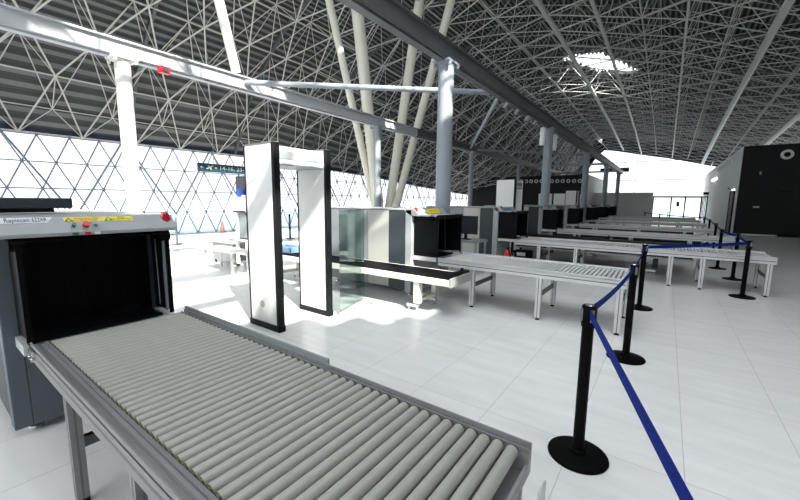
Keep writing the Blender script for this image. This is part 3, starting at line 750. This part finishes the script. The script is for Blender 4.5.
# boxes standing between the far lanes
for k, (x0, x1, lab) in enumerate(((-6.15, -5.4, 'white screen board left of the third column'), (-5.30, -4.70, 'white screen board right of the third column'))):
    t = thing('screen_board', lab, 'screen', (x0, 22.3, 0)); obj('panel', MB().box(0, x1 - x0, 0, .05, .3, 2.06), 'white', t, bevel=.01)
    each('stand', MB().box(.05, .12, -.2, .25, 0, .3).box(x1 - x0 - .12, x1 - x0 - .05, -.2, .25, 0, .3), 'grey_steel', t)
pw = thing('partition_wall', 'long pale free-standing partition before the far glazing', 'partition', (-8.3, 40, 0))
obj('panel', MB().box(0, 7.2, 0, .8, 0, 2.5), 'white_wall', pw, bevel=.02)
obj('top_rail', MB().box(-.01, 7.21, -.01, .81, 2.5, 2.53), 'white_steel', pw)

# ------------------------------------------------------------------ stanchions and belts
def post(x, y, label, h=.975):
    t = thing('barrier_post', label, 'post', (x, y, 0), 'black retractable belt posts')
    obj('base', MB().lathe([(0, .0), (.172, 0), (.175, .006), (.172, .014), (.12, .022), (.055, .03), (.05, .05), (.037, .055), (0, .055)], n=40), 'post', t)
    obj('pole', MB().lathe([(0, .04), (.033, .04), (.033, h - .13), (0, h - .13)], n=24), 'post', t)
    hd = obj('belt_head', MB().lathe([(0, h - .135), (.038, h - .135), (.040, h - .12), (.040, h - .012), (.036, h - .004), (0, h - .004)], n=28), 'post', t)
    obj('top_cap', MB().lathe([(0, h), (.022, h), (.026, h - .005), (0, h - .005)], n=20), 'chrome', t)
    for a in range(4):
        sl = MB()
        c, s = math.cos(a * math.pi / 2 + .6), math.sin(a * math.pi / 2 + .6)
        sl.bar((c * .038, s * .038, h - .10), (c * .038, s * .038, h - .025), .022, .012)
        obj('belt_slot', sl, 'groove', hd)
    return t
P = {}
pl_ = [('n', .50, -.45, 'belt post behind the viewpoint, where the long blue belt ends'), ('a', -.32, 2.37, 'nearest black belt post, with its whole round base in view'), ('b', -.21, 4.25, 'second black belt post, at the end of the second lane roller table'), ('c', -.21, 6.48, 'third black belt post, where the level blue belt starts'),
       ('d', 1.17, 8.36, 'black belt post at right, in front of the longest roller table'), ('e', 1.25, 10.25, 'black belt post just behind the longest roller table'), ('f', 1.13, 11.75, 'black belt post further back, left of the one behind the longest roller table'),
       ('g', 1.30, 15.1, 'fourth black post back on the right-hand line'), ('h', 1.42, 18.9, 'fifth black post back on the right-hand line'), ('i', 1.5, 22.6, 'last black post on the right-hand line')]
for k, x, y, lab in pl_: post(x, y, lab); P[k] = Vector((x, y, .93))
for k, (x, y, lab) in enumerate(((-1.2, 30.8, 'far black post standing left of the distant glass doors'), (-.3, 26.7, 'far black post in front of the distant glass doors'), (.1, 33.5, 'most distant black post, before the glass doors'))):
    post(x, y, lab); P['far%d' % k] = Vector((x, y, .93))
def belt(a, b, label, sag=.03, w=.05, za=0, zb_=0):
    A = P[a].copy(); B_ = P[b].copy(); A.z += za; B_.z += zb_; d = (B_ - A); d.z = 0; d.normalize(); A += d * .040; B_ -= d * .040
    s = Vector((-d.y, d.x, 0)) * .0012; vs = []; n = 16
    for i in range(n + 1):
        t = i / n; p = A.lerp(B_, t); p.z -= sag * 4 * t * (1 - t)
        vs += [p + s + Vector((0,0,w/2)), p + s - Vector((0,0,w/2)), p - s - Vector((0,0,w/2)), p - s + Vector((0,0,w/2))]
    fs = [(0,1,2,3), (4*n+3, 4*n+2, 4*n+1, 4*n)]
    for i in range(n):
        for k in range(4): fs.append((4*i+k, 4*i+4+k, 4*i+4+(k+1) % 4, 4*i+(k+1) % 4))
    mb = MB(); mb.add(vs, fs)
    return tag(obj('barrier_belt', mb, 'strap'), label, 'belt', 'blue barrier belts')
belt('a', 'n', 'broad blue belt running from the nearest post towards the viewer', .0)
belt('a', 'b', 'blue belt between the nearest and the second post')
belt('b', 'c', 'short foreshortened blue belt between the second and third post')
belt('c', 'd', 'level blue belt spanning above the longest roller table', .01)
belt('d', 'e', 'blue belt over the end of the longest roller table', .02)
belt('e', 'f', 'blue belt behind the longest roller table', .02)
belt('f', 'g', 'blue belt between the third and fourth post of the right-hand line', .02)
belt('g', 'h', 'blue belt between the fourth and fifth post of the right-hand line', .02)
belt('h', 'i', 'most distant blue belt of the right-hand line', .02)
belt('far0', 'far1', 'dark blue belt left of the distant glass doors', .02); belt('far1', 'i', 'long belt in front of the distant glass doors', .03)

# ------------------------------------------------------------------ things at the back left
st = thing('trace_scanner', 'white scanning unit with dark monitor on top, half hidden by the metal detector', 'scanner', (-8.05, 4.55, 0))
obj('cabinet', MB().box(0, .55, 0, .5, .62, .66).box(.06, .16, .05, .45, .66, 1.27), 'white_steel', st, bevel=.01)
obj('head_unit', MB().box(0, .6, 0, .45, 1.27, 1.62), 'white', st, bevel=.02)
obj('dark_slot', MB().box(.05, .56, -.004, 0, 1.27, 1.31), 'slate', st)
obj('side_door', MB().box(.22, .5, .04, .42, .70, 1.25), 'midgrey', st)
obj('monitor', MB().box(.04, .58, .1, .16, 1.66, 2.08), 'screen', st, bevel=.01)
obj('beacon', MB().lathe([(0, 0), (.04, 0), (.04, .14), (.03, .17), (0, .18)], (.30, .03, 1.62), 14), 'blue_lamp', st)
for x in (.06, .46):
    obj('leg', MB().box(x, x + .06, .02, .08, .03, .62).box(x, x + .06, .42, .48, .03, .62).box(x, x + .06, .02, .48, .03, .08), 'white_steel', st)
obj('cross_shelf', MB().box(.06, .52, .05, .45, .30, .33), 'white_steel', st)
bx = thing('steel_bench', 'stainless steel box bench at far left, left of the scanning unit', 'bench', (-9.1, 4.6, 0))
obj('box_body', MB().box(0, .88, 0, .5, .08, .52), 'alu_near', bx, bevel=.006); obj('top', MB().box(-.03, .91, -.02, .52, .52, .55), 'white_steel', bx)
for x in (.04, .82): obj('leg', MB().box(x, x + .03, .02, .05, 0, .08).box(x, x + .03, .45, .48, 0, .08), 'black', bx)
wt_ = thing('side_table', 'white low side table leading to the scanning unit', 'table', (-8.3, 3.95, 0))
obj('table_top', MB().box(0, 1.2, 0, .45, .46, .50), 'white_steel', wt_, bevel=.006)
for x in (.03, 1.12):
    for y in (.03, .38): obj('leg', MB().box(x, x + .04, y, y + .04, 0, .46), 'alu_soft', wt_)
tr = thing('security_tray', 'blue-grey plastic tray lying on the low belt between the detector panels', 'tray', (-6.1, 4.60, .53))
obj('tray_shell', MB().box(-.28, .28, -.17, .17, 0, .012).box(-.28, -.26, -.17, .17, 0, .12).box(.26, .28, -.17, .17, 0, .12).box(-.28, .28, -.17, -.15, 0, .12).box(-.28, .28, .15, .17, 0, .12), 'tray', tr, bevel=.006)
wb = thing('white_cabinet', 'low white cabinet beyond the detector, seen between its two panels', 'cabinet', (-8.0, 6.6, 0))
obj('cabinet_body', MB().box(0, 1.5, 0, .6, .05, .72), 'white_steel', wb, bevel=.01); obj('plinth', MB().box(.04, 1.46, .04, .56, 0, .05), 'groove', wb)
# slim post with foot near the facade
lp = thing('slim_post', 'slim dark metal post on a flat foot near the glass facade', 'post', (-13.6, 5.66, 0))
obj('pole', MB().tube((0,0,.02), (0,0,.93), .035, 14), 'darkgrey_steel', lp); obj('foot', MB().lathe([(0, 0), (.17, 0), (.17, .02), (0, .03)], n=24), 'darkgrey_steel', lp)
lp2 = thing('slim_post', 'slim dark post seen between the two detector panels', 'post', (-12.2, 9.3, 0))
obj('pole', MB().tube((0,0,.02), (0,0,1.0), .04, 14), 'black', lp2); obj('foot', MB().lathe([(0, 0), (.17, 0), (.17, .02), (0, .03)], n=24), 'black', lp2)
co = thing('traffic_cone', 'small salmon cone by the facade above the steel bench', 'cone', (-16.9, 9.05, 0))
obj('cone_body', MB().lathe([(0, .55), (.035, .55), (.12, .04), (0, .04)], n=20), 'orange', co); obj('cone_base', MB().box(-.15, .15, -.15, .15, 0, .04), 'orange', co)
bn_ = thing('waiting_bench', 'dark row of seats by the facade behind the glass partition', 'bench', (-13.0, 13.0, 0))
obj('seat', MB().box(0, 3.6, 0, .5, .40, .46), 'slate', bn_, bevel=.01); obj('backrest', MB().box(0, 3.6, .46, .5, .5, .85), 'slate', bn_, bevel=.01)
for x in (.4, 3.1): obj('leg', MB().box(x, x + .06, .05, .45, 0, .40), 'alu', bn_)
# extinguisher and box under the third scanner
fe = thing('fire_extinguisher', 'red fire extinguisher standing under the third X-ray scanner mouth', 'fire extinguisher', (-2.95, 8.42, 0))
obj('cylinder', MB().lathe([(0, 0), (.075, 0), (.08, .02), (.08, .36), (.06, .42), (.025, .45), (0, .45)], n=20), 'red', fe)
obj('valve', MB().box(-.02, .02, -.02, .02, .45, .50).box(-.02, .1, -.012, .012, .49, .505), 'black', fe)
obj('hose', MB().tube((.02, -.03, .46), (.09, -.06, .30), .012, 8).tube((.09, -.06, .30), (.09, -.06, .12), .012, 8), 'black', fe)
bb = thing('control_box', 'small black box with white label under the longest roller table', 'box', (-3.2, 9.62, 0))
obj('housing', MB().box(0, .42, 0, .25, .0, .30), 'black', bb, bevel=.01); obj('label_plate', MB().box(.08, .30, -.004, 0, .16, .25), 'white', bb)
# dark chair-height stool and low table seen through the hood of the second machine
sb = thing('operator_desk', 'small grey operator desk behind the second X-ray scanner', 'desk', (-3.7, 7.1, 0))
obj('desk_top', MB().box(-.35, .55, 0, .6, .70, .74), 'midgrey', sb, bevel=.005)
for x in (-.32, .48):
    for y in (.03, .53): obj('leg', MB().box(x, x + .04, y, y + .04, 0, .70), 'grey_steel', sb)
mo = thing('operator_monitor', 'black operator monitor standing on the small desk', 'monitor', (-3.55, 7.35, .74))
obj('screen', MB().box(-.28, .28, 0, .04, .12, .52), 'screen', mo, bevel=.005); obj('stand', MB().box(-.03, .03, .02, .06, .0, .2).box(-.12, .12, -.05, .1, 0, .015), 'black', mo)
